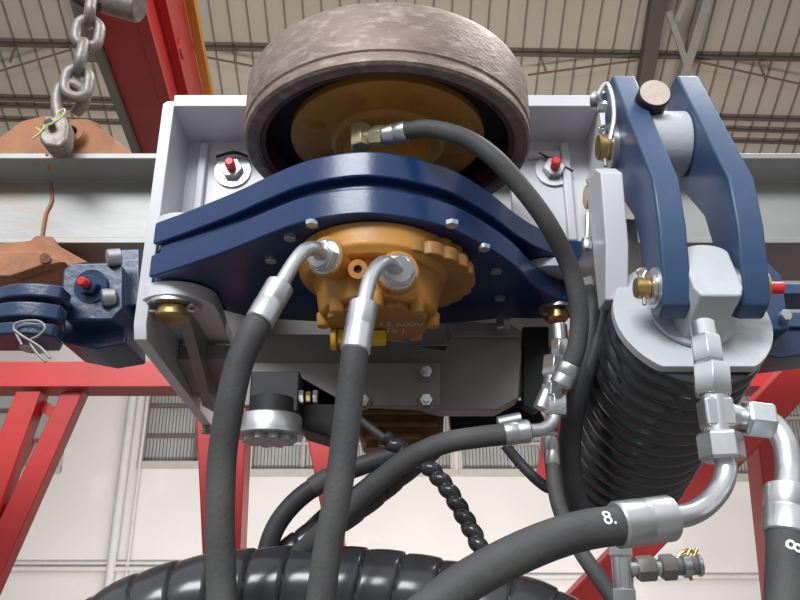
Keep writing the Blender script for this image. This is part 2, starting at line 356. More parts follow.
# lug on top
lug = thing('lifting_lug', 'rust brown lifting lug plates on top of grey beam', 'lug', at(60, 150, YB + .1))
for off, pts in ((.02, [(-10, 155), (-4, 140), (22, 121), (42, 116), (60, 116), (70, 120), (92, 124), (104, 130), (132, 153), (132, 160), (-10, 160)]), (.13, [(0, 150), (6, 140), (26, 124), (42, 119), (88, 119), (100, 124), (118, 150)])):
    A = [at(x, y, YB + off) for x, y in pts]; MB().quadprism(A, [p + V((0, .022, 0)) for p in A]).build('lug_plate', M_rust, lug, bevel=.002)
c = at(74, 137, YB + .02); MB().washer(c + V((0, -.022, 0)), c, .028, .015).build('boss_ring', M_rust, lug)
# shackle + chain
shk = thing('bow_shackle', 'worn steel shackle with split pin joining chain to rusty lug', 'shackle', at(52, 140, YB))
c = at(50, 138, YB - .01)
A = [at(x, y, YB - .055) for x, y in [(40, 124), (46, 117), (64, 114), (68, 124), (66, 140), (60, 147), (44, 146), (38, 138)]]
MB().quadprism(A, [p + V((0, .045, 0)) for p in A]).build('clevis', M_chain, shk, bevel=.008, seg=3)
MB().cyl(at(49, 122, YB - .075), at(49, 122, YB - .01), .010, 16, c=.002).build('pin', M_chain, shk)
MB().tube(spline([at(32, 139, YB - .085), at(40, 133, YB - .085), at(46, 126, YB - .085), at(54, 122, YB - .085), at(58, 113, YB - .085), at(64, 109, YB - .085), at(64, 114, YB - .085), at(58, 120, YB - .085), at(54, 122, YB - .085)], 5), .0022, 8).build('split_pin', M_wire, shk)
MB().tube(spline([at(36, 128, YB - .083), at(42, 131, YB - .083), at(48, 127, YB - .083)], 5), .0022, 8).build('split_pin', M_wire, shk)
MB().tube(spline([at(60, 122, YB - .02), at(57, 104, YB - .02), at(59, 90, YB - .02), at(70, 84, YB - .02), at(82, 90, YB - .01), at(84, 102, YB + .0), at(76, 112, YB + .02)], 8), .0135, 14).build('bow', M_chain, shk)
ch = thing('lifting_chain', 'heavy steel lifting chain hanging at upper left', 'chain', at(75, 80, YB - .02))
def link(c, ax, wd, r, L, W):
    ax = V(ax).normalized(); wd = (V(wd) - ax * V(wd).dot(ax)).normalized(); pts = []
    for k in range(28):
        t = 2 * math.pi * k / 28; s_ = math.sin(t); pts.append(V(c) + wd * (math.cos(t) * W) + ax * (s_ * W + (L if s_ > 1e-6 else -L if s_ < -1e-6 else 0)))
    return MB().tube(pts, r, 12, closed=True).build('chain_link', M_chain, ch)
cl = [(77, 83, 0), (81, 58, 1), (88, 33, 0), (90, 9, 1), (92, -15, 0), (94, -39, 1)]
cp = [at(x, y, YB - .02) for x, y, k in cl]
for i, (x, y, k) in enumerate(cl):
    a = cp[min(i + 1, len(cp) - 1)] - cp[max(i - 1, 0)]
    link(cp[i], a, (1, .35, 0) if k == 0 else (.45, -1, .2), .0125, .013, .0245)
hb = thing('hoist_fitting', 'dark grey hoist fitting beside chain at top edge', 'fitting', at(120, 10, YB + .4))
MB().cyl(at(104, -2, 1.9), at(140, 8, 1.9), .045, 20, c=.005).build('roller', M_chain, hb); MB().cyl(at(72, -8, 1.8), at(96, 8, 1.8), .02, 16).build('bracket_bar', M_black, hb)
# ================================================================== MOUNTING FRAME
FX0, FX1, FY, BY = -.451, .392, 1.27, 1.392
fr = thing('mounting_frame', 'light grey welded steel box frame around the guide wheel', 'frame', (0, FY, .43))
MB().prism([(FY, .47), (FY + .012, .445), (1.83, .415), (1.83, .60), (1.47, .66), (1.47, .70), (BY + .02, .72), (BY + .02, .936), (FY + .02, .936), (FY, .915)], 'x', FX0, FX0 + .022).build('side_plate', M_grey, fr, bevel=.002)
MB().prism([(FY, .47), (FY + .012, .445), (1.45, .44), (1.45, .66), (BY + .02, .72), (BY + .02, .936), (FY, .936)], 'x', FX1 - .014, FX1).build('side_plate', M_grey, fr, bevel=.002)
MB().prism([(FX0 + .02, .936), (FX1 - .014, .936), (FX1 - .014, .910), (FX0 + .02, .910)], 'y', FY, BY + .02).build('top_flange', M_grey, fr, bevel=.002)
bp = MB(); bp.box((FX0 + .022, BY, .66), (-.262, BY + .02, .91)); bp.box((.222, BY, .66), (FX1 - .014, BY + .02, .91)); bp.box((-.262, BY, .86), (.222, BY + .02, .91)); bp.build('back_plate', M_grey, fr)
for x in (FX0 + .055, FX1 - .06):
    MB().bar((x, BY - .008, .90), (x, BY - .008, .68), .018, .014, V((0, 1, 0))).build('rib', M_grey, fr, bevel=.004)
MB().bar((FX0 + .08, BY - .006, .875), (-.26, BY - .006, .875), .016, .014, V((0, 1, 0))).build('rib', M_grey, fr, bevel=.003)
MB().bar((.22, BY - .006, .875), (FX1 - .07, BY - .006, .875), .016, .014, V((0, 1, 0))).build('rib', M_grey, fr, bevel=.003)
MB().cyl(at(207, 117, BY - .012), at(207, 117, BY + .001), .010, 16).build('hole_plug', M_black, fr)
def capbolt(px, py, Y, parent, r=.036, d=(0, -1, 0), m=M_zinc, cap=True):
    c = at(px, py, Y); d = V(d).normalized()
    b = MB().washer(c, c + d * .006, r, r * .3).build('washer', m, parent)
    n_ = MB().hexn(c + d * .006, c + d * .02, r * .62).build('nut', m, parent)
    if cap: MB().cyl(c + d * .02, c + d * .042, r * .28, 16, c=.003).build('red_cap', M_redcap, n_)
    return b
capbolt(233, 172, BY, fr); capbolt(553, 171, BY, fr)
c = at(553, 171, BY); MB().bar(c + V((-.028, -.012, .035)), c + V((.036, -.016, -.010)), .004, .003).build('lock_wire', M_black, fr)
c = at(230, 160, BY); MB().tube(spline([c + V((-.025, -.012, 0)), c + V((.01, -.016, .008)), c + V((.04, -.012, 0))], 5), .003, 8).build('lock_wire', M_black, fr)
# ears left
EXL, EY, ER = -.388, 1.308, .066
for z_a, z_b, r in ((.512, .538, ER), (.646, .672, ER * .9)):
    p = [(EXL + r * math.cos(t), EY + r * math.sin(t)) for t in [math.pi + .0 + k * math.pi / 16 for k in range(17)]]
    p = [(EXL - r, EY + .06)] + p + [(EXL + r, EY + .02), (EXL + r * .8, 1.5 if z_a < .6 else 1.39), (EXL - r * .9, 1.5 if z_a < .6 else 1.39)]
    p = [(max(x, FX0 + .003), y) for x, y in p]
    MB().prism(p, 'z', z_a, z_b).build('ear_plate', M_grey, fr, bevel=.002)
MB().prism([(1.30, .512), (1.50, .512), (1.80, .43), (1.55, .40)], 'x', -.392, -.372).build('gusset', M_greyd, fr)
EXR = .272
for z_a, z_b, r in ((.584, .6015, .062),):
    p = [(EXR + r * math.cos(t), EY + .038 + r * math.sin(t)) for t in [math.pi + k * math.pi / 16 for k in range(17)]]
    MB().prism(p + [(FX1 - .02, 1.44), (EXR - r, 1.44)], 'z', z_a, z_b).build('ear_plate', M_grey, fr, bevel=.002)
# dark inner plates of the frame (lower)
MB().prism([(1.47, .50), (1.47, .30 + .17), (1.60, .44), (1.60, .50)], 'x', FX0 + .022, FX1 - .02).build('cross_shelf', M_greyd, fr, bevel=.002)
MB().box((-.43, 1.66, .45), (.34, 1.68, .66)).build('inner_web', M_greyd, fr)
# pivot pins
def pin_down(name, label, X, Y, z, rw, rp):
    t = thing(name, label, 'pin', (X, Y, z))
    MB().cyl((X, Y, z + .13), (X, Y, z), rp * .8, 24).build('shank', M_zinc, t)
    MB().washer((X, Y, z - .006), (X, Y, z), rw, rp * .5).build('washer', M_zinc, t)
    MB().cyl((X, Y, z - .026), (X, Y, z - .006), rp, 28, c=.003).build('pin_head', M_brass, t)
    MB().tube([(X - rp * 1.3, Y - rp * .5, z - .017), (X + rp * 1.25, Y - rp * .35, z - .014)], .0028, 8).build('split_pin', M_zinc, t)
    MB().tube(spline([(X + rp * .9, Y - rp * .5, z - .012), (X + rp * 1.2, Y - rp * .9, z - .010), (X + rp * 1.45, Y - rp * .5, z - .010), (X + rp * 1.2, Y - rp * .2, z - .012)], 5), .0028, 8).build('split_pin_loop', M_zinc, t)
pin_down('pivot_pin', 'brass coloured pivot pin head under left end of blue arm', at(172, 322, 1.29).x, 1.292, .512, .047, .031)
pin_down('pivot_pin', 'small brass coloured pivot pin under right end of blue arm', .287, 1.372, .539, .032, .021)
# ================================================================== GUIDE WHEEL
WX, WYc, WR = -.021, 1.165, .241
gw = thing('guide_wheel', 'large rusty steel guide wheel with ochre hub lying flat above blue arm', 'wheel', (WX, WYc, .755))
MB().lathe([(.214, .003), (.219, -.001), (.235, -.001), (.2395, .003), (.2402, .013), (.2385, .016), (.2385, .019), (.241, .022), (.241, .100), (.236, .111), (.20, .112), (.20, .088), (.214, .080)], (WX, WYc, .738), (0, 0, 1), 128, loop=True).build('rim', M_rim, gw)
MB().lathe([(.0, .0), (.2139, .0), (.2139, .02), (.0, .02)], (WX, WYc, .776), (0, 0, 1), 96).build('web', M_black, gw)
MB().washer((WX, WYc, .742), (WX, WYc, .776), .2138, .205, 96).build('inner_band', M_rimin, gw)
MB().lathe([(0, 0), (.088, 0), (.094, .004), (.098, .012), (.104, .014), (.158, .014), (.164, .017), (.164, .029), (0, .029)], (WX, WYc, .7465), (0, 0, 1), 96).build('hub', M_yel, gw)
for k in range(8):
    t = math.radians(22 + 45 * k); c = V((WX + .131 * math.cos(t), WYc + .131 * math.sin(t), .7615))
    MB().lathe([(0, 0), (.012, .0005), (.0175, .003), (.019, .008), (0, .008)], c - V((0, 0, .005)), (0, 0, 1), 20).build('hub_bolt', M_yel, gw)
# ================================================================== BLUE SWING ARM
def arcpts():
    px = [(148, 278), (185, 266), (230, 250), (262, 237), (297, 224), (330, 217), (365, 214), (400, 217), (432, 223.5), (458, 232), (483, 245), (502, 257), (517, 268), (528, 279), (540, 290), (552, 297), (562, 301)]
    return [V(atz(x, y, .54)) for x, y in px]
def arm_outline(ins=0.0, upper=False):
    src = arcpts()
    if upper: src = src[:-4] + [V(atz(x, y, .602)) for x, y in ((534, 246), (552, 254), (566, 261))]
    fp = spline([V((p.x, p.y, 0)) for p in src], 5); fp = [(p.x, p.y) for p in fp]
    out = []
    c = V((fp[0][0] + .05, fp[0][1] + .052)); r = .052    # left end round
    for k in range(9, 0, -1):
        t = math.radians(120 + k * 14); out.append((fp[0][0] + .048 + .055 * math.cos(t), fp[0][1] + .058 + .055 * math.sin(t)))
    out = out[::-1]; res = []
    for x, y in out: res.append((x, y))
    body = res + fp
    # right end round
    lx, ly = fp[-1]
    for k in range(1, 10):
        t = math.radians(-80 + k * 18); body.append((lx + .012 + .048 * math.cos(t), ly + .047 + .048 * math.sin(t)))
    body += [(.20, 1.43), (.10, 1.46), (-.10, 1.46), (-.28, 1.43), (fp[0][0] + .07, 1.37)]
    if ins:
        cx, cy = -.05, 1.22
        n = []
        for x, y in body:
            dx, dy = x - cx, y - cy; L = math.hypot(dx, dy); n.append((x - dx / L * ins, y - dy / L * ins))
        return n
    return body
arm = thing('swing_arm', 'glossy navy blue swing arm of two arched plates carrying the motor', 'arm', (WX, 1.2, .54))
MB().prism(arm_outline(), 'z', .54, .583).build('lower_plate', M_navy, arm, bevel=.0035, seg=3)
MB().prism(arm_outline(0, True), 'z', .602, .645).build('upper_plate', M_navy, arm, bevel=.0035, seg=3)
MB().prism([p_ for p_ in arm_outline(.016) if p_[0] < .20], 'z', .582, .603).build('spacer_plate', M_navy, arm)
for x, y in ((290, 240), (271, 262), (484, 250), (496, 273), (283, 300), (452, 226), (312, 226), (500, 300)):
    c = atz(x, y, .534); MB().hexn(c, c + V((0, 0, .008)), .010).build('flange_bolt', M_greyd if x > 490 else M_zinc, arm)
# ================================================================== MOTOR
MX, MY = -.034, 1.162
mo = thing('hydraulic_motor', 'ochre yellow hydraulic motor hanging under the blue arm', 'motor', (MX, MY, .43))
def star(r, n, amp, m=0, N=160, rot=0):
    return [(MX + (r + amp * (abs(math.cos((2 * math.pi * k / N + rot) * n / 2)) ** .5)) * math.cos(2 * math.pi * k / N), MY + (r + amp * (abs(math.cos((2 * math.pi * k / N + rot) * n / 2)) ** .5)) * math.sin(2 * math.pi * k / N)) for k in range(N)]
def scl(pts, f): return [(MX + .022 + (x - MX) * f, MY + (y - MY) * f + .012) for x, y in pts]
MB().prism(scl(star(.124, 24, .008), 1), 'z', .500, .522).build('ribbed_flange', M_yeld, mo, bevel=.003)
MB().prism(scl(star(.116, 24, .007), 1), 'z', .522, .5399).build('ribbed_flange', M_yeld, mo, bevel=.003)
MB().lathe([(.090, 0), (.093, .01), (.098, .04), (.108, .062), (.118, .075), (.120, .10)], (MX, MY, .438), (0, 0, 1), 16, phase=math.pi / 16).build('motor_body', M_yel, mo, bevel=.006, seg=3)
MB().lathe([(.108, 0), (.118, .012), (.119, .048)], (MX - .006, MY - .014, .4915), (0, 0, 1), 48).build('motor_neck', M_yel, mo, bevel=.003)
MB().lathe([(.082, 0), (.082, .014)], (MX, MY, .427), (0, 0, 1), 8, phase=math.pi / 8).build('end_cover', M_yeld, mo, bevel=.003)
for k in range(8):
    t = math.pi * k / 4; c = V((MX + .084 * math.cos(t), MY + .084 * math.sin(t), .424))
    MB().lathe([(.009, 0), (.011, .003), (.012, .022)], c, (0, 0, 1), 16).build('cover_bolt', M_yel, mo, bevel=.0015)
MB().cyl((WX, WYc, .645), (WX, WYc, .7462), .075, 48, c=.004).build('shaft_housing', M_yel, mo)
def port(px, py, Y, dr, r=.030):
    c = at(px, py, Y); dr = V(dr).normalized()
    MB().cyl(c - dr * .045, c + dr * .004, r, 24, c=.002).build('port_boss', M_yel, mo)
    return c, dr
pA, dA = port(326, 257, 1.05, (-.55, -1, -.25)); pB, dB = port(398, 272, 1.045, (.12, -1, -.25))
c = at(358, 270, 1.05); MB().washer(c + V((0, -.008, -.002)), c + V((0, .03, .008)), .014, .006).build('plug_boss', M_yel, mo)
MB().cyl(c + V((0, -.002, 0)), c + V((0, .02, .006)), .0062, 12).build('plug_hole', M_black, mo)
tgz = .403
MB().prism([(at(338, 345, 1.18).x, tgz), (at(386, 345, 1.18).x, tgz + .002), (at(386, 345, 1.18).x, tgz + .021), (at(338, 345, 1.18).x, tgz + .023)], 'y', 1.175, 1.195).build('yellow_cap_strip', M_tag, mo, bevel=.001)
MB().washer((at(336, 342, 1.18).x, 1.185, tgz + .010), (at(336, 342, 1.18).x - .008, 1.185, tgz + .010), .018, .009).build('yellow_cap_ring', M_tag, mo)
def text_mesh(body, size):
    cu = bpy.data.curves.new('marking', 'FONT'); cu.body = body; cu.size = size; cu.align_x = 'CENTER'; cu.align_y = 'CENTER'; cu.offset = size * .012
    to = bpy.data.objects.new('marking', cu); COL.objects.link(to); bpy.context.view_layer.update()
    me = bpy.data.meshes.new_from_object(to.evaluated_get(bpy.context.evaluated_depsgraph_get())); bpy.data.objects.remove(to); bpy.data.curves.remove(cu)
    return me
def place_text(body, size, fn, m, parent, name='marking', thick=.0004):
    me = text_mesh(body, size); bm = bmesh.new(); bm.from_mesh(me)
    bmesh.ops.triangulate(bm, faces=bm.faces)
    for v in bm.verts: v.co = fn(v.co.x, v.co.y)
    b = MB(); b.bm.free(); b.bm = bm; return b.build(name, m, parent, label='handwritten pale marks "%s"' % body)
place_text('13 600V', .021, lambda u, v: V((MX + .036 + u, MY - .006 - v * 1.2, .4262)), M_chalk, mo)
place_text('16 J', .021, lambda u, v: V((MX + .026 + u, MY + .022 - v * 1.2, .4262)), M_chalk, mo)
# ================================================================== CLAMP PLATES UNDER THE MOTOR
cpz = thing('clamp_plate', 'dark grey bolted steel clamp plates hanging below the motor', 'plate', at(380, 400, 1.40))
def ypoly(pts, Y, dep, m, name, parent, bv=.003):
    A = [at(x, y, Y) for x, y in pts]; return MB().quadprism(A, [V((p.x, p.y + dep, p.z)) for p in A]).build(name, m, parent, bevel=bv)
ypoly([(232, 362), (441, 362), (441, 406), (232, 406)], 1.36, .02, M_greyd, 'front_bar', cpz)
ypoly([(240, 334), (350, 334), (445, 350), (452, 330), (518, 330), (522, 352), (519, 398), (497, 410), (440, 410), (420, 404), (240, 396)], 1.40, .05, M_greyd, 'back_plate', cpz)
ypoly([(446, 322), (508, 322), (521, 331), (521, 337), (452, 337)], 1.39, .06, M_greyd, 'cover_lip', cpz)
ypoly([(449, 400), (535, 400), (548, 425), (500, 437), (452, 430)], 1.58, .05, M_black, 'lower_dark_fill', cpz)  # black panel added to fill the dark gap below the plates
ypoly([(523, 326), (549, 326), (549, 402), (535, 412), (523, 405)], 1.435, .03, M_black, 'side_dark_fill', cpz)  # likewise added, blacks out the dark gap right of the plates
for x, y in ((426, 374), (426, 402), (363, 402)):
    c = at(x, y, 1.36); MB().washer(c, c + V((0, -.004, 0)), .015, .004).build('washer', M_greyd, cpz); MB().hexn(c + V((0, -.004, 0)), c + V((0, -.018, 0)), .012).build('bolt_head', M_nut, cpz)
    MB().cyl(c + V((0, -.018, 0)), c + V((0, -.026, 0)), .006, 12).build('bolt_thread', M_nut, cpz)
MB().hexn(at(503, 317, 1.36), at(503, 330, 1.36), .014).build('nut', M_nut, cpz)
# second motor behind
m2 = thing('second_motor', 'rusty ochre motor casting seen behind the dark clamp plates', 'motor', at(405, 440, 1.62))
ypoly([(352, 400), (445, 400), (443, 440), (425, 446), (360, 440)], 1.55, .15, M_dirty, 'casting', m2, .01)
for k, (x0, x1, y) in enumerate(((356, 440, 412), (360, 438, 424), (366, 430, 436))):
    MB().bar(at(x0, y, 1.545), at(x1, y, 1.545), .012, .012).build('casting_rib', M_dirty, m2, bevel=.004)
for x, y in ((372, 444), (392, 447), (414, 446)):
    MB().cyl(at(x, y - 6, 1.56), at(x, y + 5, 1.56), .013, 16).build('casting_lug', M_dirty, m2, bevel=.002)
# black box + knurled cap
bb = thing('valve_box', 'black square valve box under the left part of frame', 'box', at(278, 405, 1.30))
c0, c1 = at(248, 412, 1.28), at(300, 371, 1.28)
MB().box((c0.x, 1.28, c0.z), (c1.x, 1.37, c1.z)).build('box_body', M_black, bb, bevel=.004)
A = [at(x, y, 1.36) for x, y in [(296, 372), (345, 400), (345, 432), (332, 438), (300, 428), (296, 415)]]
MB().quadprism(A, [p + V((0, .10, 0)) for p in A]).build('side_plate', M_black, bb, bevel=.004)
for k in range(3):
    a, b = at(299 + k * 7, 397, 1.29), at(304 + k * 7, 397, 1.29); MB().hexn(a, b, .0115 - .002 * (k == 1)).build('connector_nut', M_brass if k == 1 else M_nut, bb)
kc = thing('knurled_cap', 'round aluminium cap with scalloped underside below the black box', 'cap', at(270, 440, 1.22))
c = at(270, 430, 1.24)
MB().lathe([(.052, 0), (.054, .002), (.054, .006), (.050, .008), (.050, .030), (.048, .033)], c - V((0, 0, .012)), (0, 0, 1), 48).build('cap_body', M_zinc, kc)
N = 120; MB().prism([(c.x + (.030 + .013 * abs(math.cos(5 * 2 * math.pi * k / N))) * math.cos(2 * math.pi * k / N), c.y + (.030 + .013 * abs(math.cos(5 * 2 * math.pi * k / N))) * math.sin(2 * math.pi * k / N)) for k in range(N)], 'z', c.z - .020, c.z - .0115).build('scalloped_face', M_cap, kc, bevel=.001)
MB().cyl(c + V((0, 0, .02)), c + V((0, 0, .05)), .035, 32).build('cap_neck', M_black, kc)
MB().hexn((-.440, 1.80, .400), (-.440, 1.80, .418), .013).build('bolt_head', M_greyd, fr)
# ================================================================== LEVERS
LF = [(1.110, .842), (1.085, .838), (.968, .575), (.966, .50), (.978, .42), (.990, .392), (1.015, .382), (1.038, .395), (1.046, .43), (1.050, .50), (1.066, .565), (1.122, .635), (1.15, .66), (1.165, .71), (1.155, .80), (1.135, .835)]
pinY, pinZ = 1.008, .425
for i, (x0, x1) in enumerate(((.350, .388), (.456, .493))):
    lv = thing('pivot_lever', ('blue steel lever plate on the left of the pair above bellows', 'blue steel lever plate on the right of the pair above bellows')[i], 'lever', (x0, pinY, .38), 'pair of blue lever plates above the bellows')
    MB().prism(LF, 'x', x0, x1).build('lever_plate', M_lever, lv, bevel=.004, seg=3)
    MB().washer((x0 - .004, pinY, pinZ), (x0, pinY, pinZ), .028, .012).build('washer', M_zinc, lv)
    MB().washer((x0 - .004, 1.12, .722), (x0, 1.12, .722), .036, .014).build('washer', M_zinc, lv)
tag(MB().cyl((.3885, 1.10, .715), (.4555, 1.10, .715), .052, 48, c=.002).build('pivot_tube', M_cap), 'short grey pivot tube between the two blue lever plates', 'tube')
a = at(655, 93, 1.03); b = a + V((0, .20, 0))
sb = thing('round_bar', 'brown-ended round steel bar between the tops of blue levers', 'bar', a)
MB().cyl(a, b, .0250, 32, c=.002).build('bar_body', M_black, sb); MB().cyl(a + V((0, -.0015, 0)), a + V((0, .003, 0)), .0232, 32).build('bar_end', M_bar, sb)
# lever pins
def pin_x(label, x, y, z, rw, rp, L=.03, down=True):
    t = thing('lever_pin', label, 'pin', (x, y, z))
    MB().washer((x - .005, y, z), (x, y, z), rw, rp * .4).build('washer', M_zinc, t)
    MB().cyl((x - L, y, z), (x - .005, y, z), rp, 28, c=.002).build('pin_head', M_brass, t)
    MB().tube([(x - L * .55, y, z + rp * 1.5), (x - L * .6, y - .002, z - rp * 1.7)], .003, 8).build('split_pin', M_greyd, t)
    MB().tube(spline([(x - L * .55, y, z + rp), (x - L * .75, y - .003, z + rp * 1.6), (x - L * .3, y - .003, z + rp * 1.7), (x - L * .5, y, z + rp)], 5), .003, 8).build('split_pin_eye', M_zinc, t)
pin_x('brass pin with split pin through bottom of left blue lever', .3455, pinY, pinZ, .023, .0150, .024)
pin_x('brass pin head beside top of left blue lever', .3455, 1.12, .722, .038, .022, .022)
t = thing('grease_nipple_bolt', 'red capped bolt on the right face of right blue lever', 'bolt', (.4935, pinY, pinZ))
MB().washer((.4935, pinY, pinZ), (.499, pinY, pinZ), .022, .008).build('washer', M_brass, t); MB().cyl((.499, pinY, pinZ), (.524, pinY, pinZ), .0085, 16, c=.002).build('red_cap', M_redcap, t)
# lever bracket
bk = thing('lever_bracket', 'light grey bracket plate holding the blue levers to the frame', 'bracket', (.31, 1.1, .44))
MB().prism([(1.075, .655), (1.046, .63), (1.058, .516), (1.090, .440), (1.135, .440), (1.135, .655)], 'x', .302, .336).build('bracket_plate', M_grey, bk, bevel=.003)
MB().box((.318, 1.1355, .47), (.3775, 1.30, .60)).build('bracket_block', M_greyd, bk, bevel=.003)
c = V((.302, 1.075, .70))
pin_x('brass pin head on the inner face of frame, right of wheel', .3775, 1.335, .750, .036, .023, .026)
t = thing('lock_clip', 'bent zinc lock clip at the top of the grey bracket', 'clip', at(610, 95, 1.05))
MB().tube(spline([at(603, 104, 1.06), at(598, 96, 1.05), at(606, 84, 1.05), at(612, 96, 1.05), at(614, 118, 1.05), at(610, 140, 1.05)], 6), .004, 10).build('clip_wire', M_zinc, t)
MB().cyl(at(593, 100, 1.08), at(604, 100, 1.07), .014, 20, c=.002).build('clip_bolt', M_zinc, t); MB().hexn(at(598, 107, 1.06), at(606, 107, 1.06), .009).build('clip_nut', M_nut, t)
t = thing('retaining_pin', 'slim zinc pin with round tip hanging below the side pin', 'pin', at(588, 235, 1.1))
MB().tube([at(588, 214, 1.13), at(587, 240, 1.13)], .004, 10).build('pin_rod', M_zinc, t); MB().lathe([(0, 0), (.008, .004), (.010, .014), (.006, .024), (0, .028)], at(587, 252, 1.13), (0, 0, 1), 16).build('pin_tip', M_nut, t)
# ================================================================== BELLOWS CYLINDER
AX = V((-.03, .934, -.357)).normalized(); eye = V((.4225, pinY, pinZ)); bc = eye + AX * .058 + V((-.006, 0, 0))
bl = thing('bellows_strut', 'grey capped hydraulic strut with black ribbed rubber bellows', 'strut', bc)
x_, y_, z_ = frame(AX)
N = 96; disc = []
for k in range(N):
    t = 2 * math.pi * k / N; u, v = .110 * math.cos(t), .110 * math.sin(t); v = max(v, -.090); disc.append((u, v))
ux = V((1, 0, 0)); uy = (V((0, 0, 1)) - AX * AX.z).normalized()
def dpts(f, h): return [bc + ux * u * f + uy * v * f + AX * h for u, v in disc]
MB().quadprism(dpts(1, 0), dpts(1, .014)).build('end_disc', M_cap, bl, bevel=.0015)
MB().lathe([(.109, .0145), (.109, .022), (.104, .024)], bc, AX, 96).build('rubber_collar', M_bellow, bl)
prof = [(.10, .022)]; NR = 14; P_ = .031
for k in range(NR):
    h = .024 + k * P_; f = 1.0 - .05 * k / NR
    for q_, rr in ((0, .099), (.05, .101), (.18, .1065), (.35, .1100), (.5, .1112), (.68, .1100), (.85, .1055), (.95, .100)): prof.append((rr * f, h + q_ * P_))
prof.append((.09, .024 + NR * P_)); MB().lathe(prof, bc, AX, 96).build('bellows', M_bellow, bl, angle=60)
MB().cyl(bc + AX * .42, bc + AX * .50, .05, 32).build('rear_rod', M_greyd, bl)
# rod eye block: domed top, flat sides
blk = []
for k in range(17):
    t = math.pi * k / 16; blk.append((math.cos(t) * .034, .010 + math.sin(t) * .012))
MB().lathe([(.060, -.006), (.060, -.001), (.056, .0)], bc + AX * -.001, AX * 1, 48).build('eye_base', M_cap, bl)
eb = MB()
pts = []
w0 = .0325
for k in range(13):
    t = math.pi - math.pi * k / 12; pts.append((math.cos(t) * w0, .034 + math.sin(t) * .018))
pts += [(w0, -.030), (w0 * .8, -.046), (-w0 * .8, -.046), (-w0, -.030)]
fw = -AX
def ept(u, v, h, s_=1): return bc + ux * u * s_ + uy * v * s_ + fw * h
eb.quadprism([ept(u, v, 0) for u, v in pts], [ept(u, v, .092) for u, v in pts]).build('rod_eye', M_cap, bl, bevel=.004, seg=3)
# ================================================================== TEE FITTINGS ON THE STRUT
def chain_fit(t, segs):
    for kind, p, q, r, m in segs:
        if kind == 'hex': MB().hexn(p, q, r, phase=.3).build('hex_nut', m, t, bevel=.0008)
        elif kind == 'cyl': MB().cyl(p, q, r, 24, c=.001).build('fitting_body', m, t)
        elif kind == 'thread':
            L = (q - p).length; n = 6; pr = []
            for k in range(n): pr += [(r, L * (k + .1) / n), (r * .93, L * (k + .6) / n)]
            MB().lathe(pr, p, q - p, 20).build('thread', m, t)
YT = .93
def P(x, y, Y=YT): return at(x, y, Y)
tf = thing('tee_fitting', 'zinc plated hydraulic tee with large hex nuts under the strut eye', 'fitting', P(716, 410))
chain_fit(tf, [('cyl', P(703, 326, .95), P(706, 342, .94), .0165, M_nut), ('hex', P(705, 338, .94), P(709, 365, .935), .0195, M_nut), ('hex', P(711, 365), P(713, 396), .0235, M_nut),
               ('cyl', P(714, 394), P(718, 433), .0165, M_nut), ('cyl', P(718, 412), P(738, 417), .014, M_nut), ('thread', P(735, 416), P(748, 419), .0135, M_nut)])
MB().box(P(716, 414) - V((.0175, .016, .018)), P(716, 414) + V((.0175, .016, .018))).build('tee_body', M_nut, tf, bevel=.004)
def hose(name, label, pts, r, m=M_hosegrey, n=20, parent=None, cat='hose', group=None):
    pth = spline(pts, 10)
    if parent: return MB().tube(pth, r, n).build(name, m, parent)
    t = thing(name, label, cat, pts[-1], group); MB().tube(pth, r, n).build('hose_body', m, t); return t
def ferrule(t, p, q, r, m=M_zinc):
    L = (V(q) - V(p)).length; MB().lathe([(r * .92, 0), (r, .002), (r, L * .45), (r * .975, L * .47), (r * .975, L * .53), (r, L * .55), (r, L - .003), (r * .8, L)], p, V(q) - V(p), 32).build('ferrule', m, t)
def elbow(t, pts, r, m=M_zinc, nm='elbow_pipe'): MB().tube(spline(pts, 10), r, 20).build(nm, m, t)
# hose E (lower right, marked 8.)
ptsE = [P(618, 525, .87), P(585, 530, .86), P(548, 541, .85), P(505, 560, .84), P(460, 586, .83), P(415, 622, .82)]
hE = hose('hydraulic_hose', 'thick black hose marked 8. sweeping from strut elbow to bottom centre', ptsE, .0205)
ferrule(hE, P(616, 525, .87), P(671, 518, .89), .0245)
elbow(hE, [P(668, 518, .89), P(690, 514, .90), P(708, 503, .915), P(721, 487, .925), P(726, 470, .93), P(723, 455, .93)], .0125)
MB().hexn(P(723, 461), P(719, 433), .0265, phase=.3).build('swivel_nut', M_nut, hE, bevel=.001)
pv = V(ptsE[0]); dv = (V(ptsE[1]) - pv).normalized(); cen = at(602, 527, .865)
vw = -cen.normalized(); sd = vw - dv * vw.dot(dv); sd.normalize(); ud = dv.cross(sd)
upv = ud if ud.z > 0 else -ud
def wrapfn(c, axis, side_, upd, r, off, rot):
    def fn(u, v):
        cu_, cv_ = math.cos(rot) * u - math.sin(rot) * v, math.sin(rot) * u + math.cos(rot) * v
        th = (cv_ + off) / r; return c + axis * cu_ + (side_ * math.cos(th) + upd * math.sin(th)) * (r + .0004)
    return fn
axE = -dv if dv.x < 0 else dv
place_text('8.', .021, wrapfn(cen, axE, sd, upv, .0206, .008, math.radians(-6)), M_white, hE)
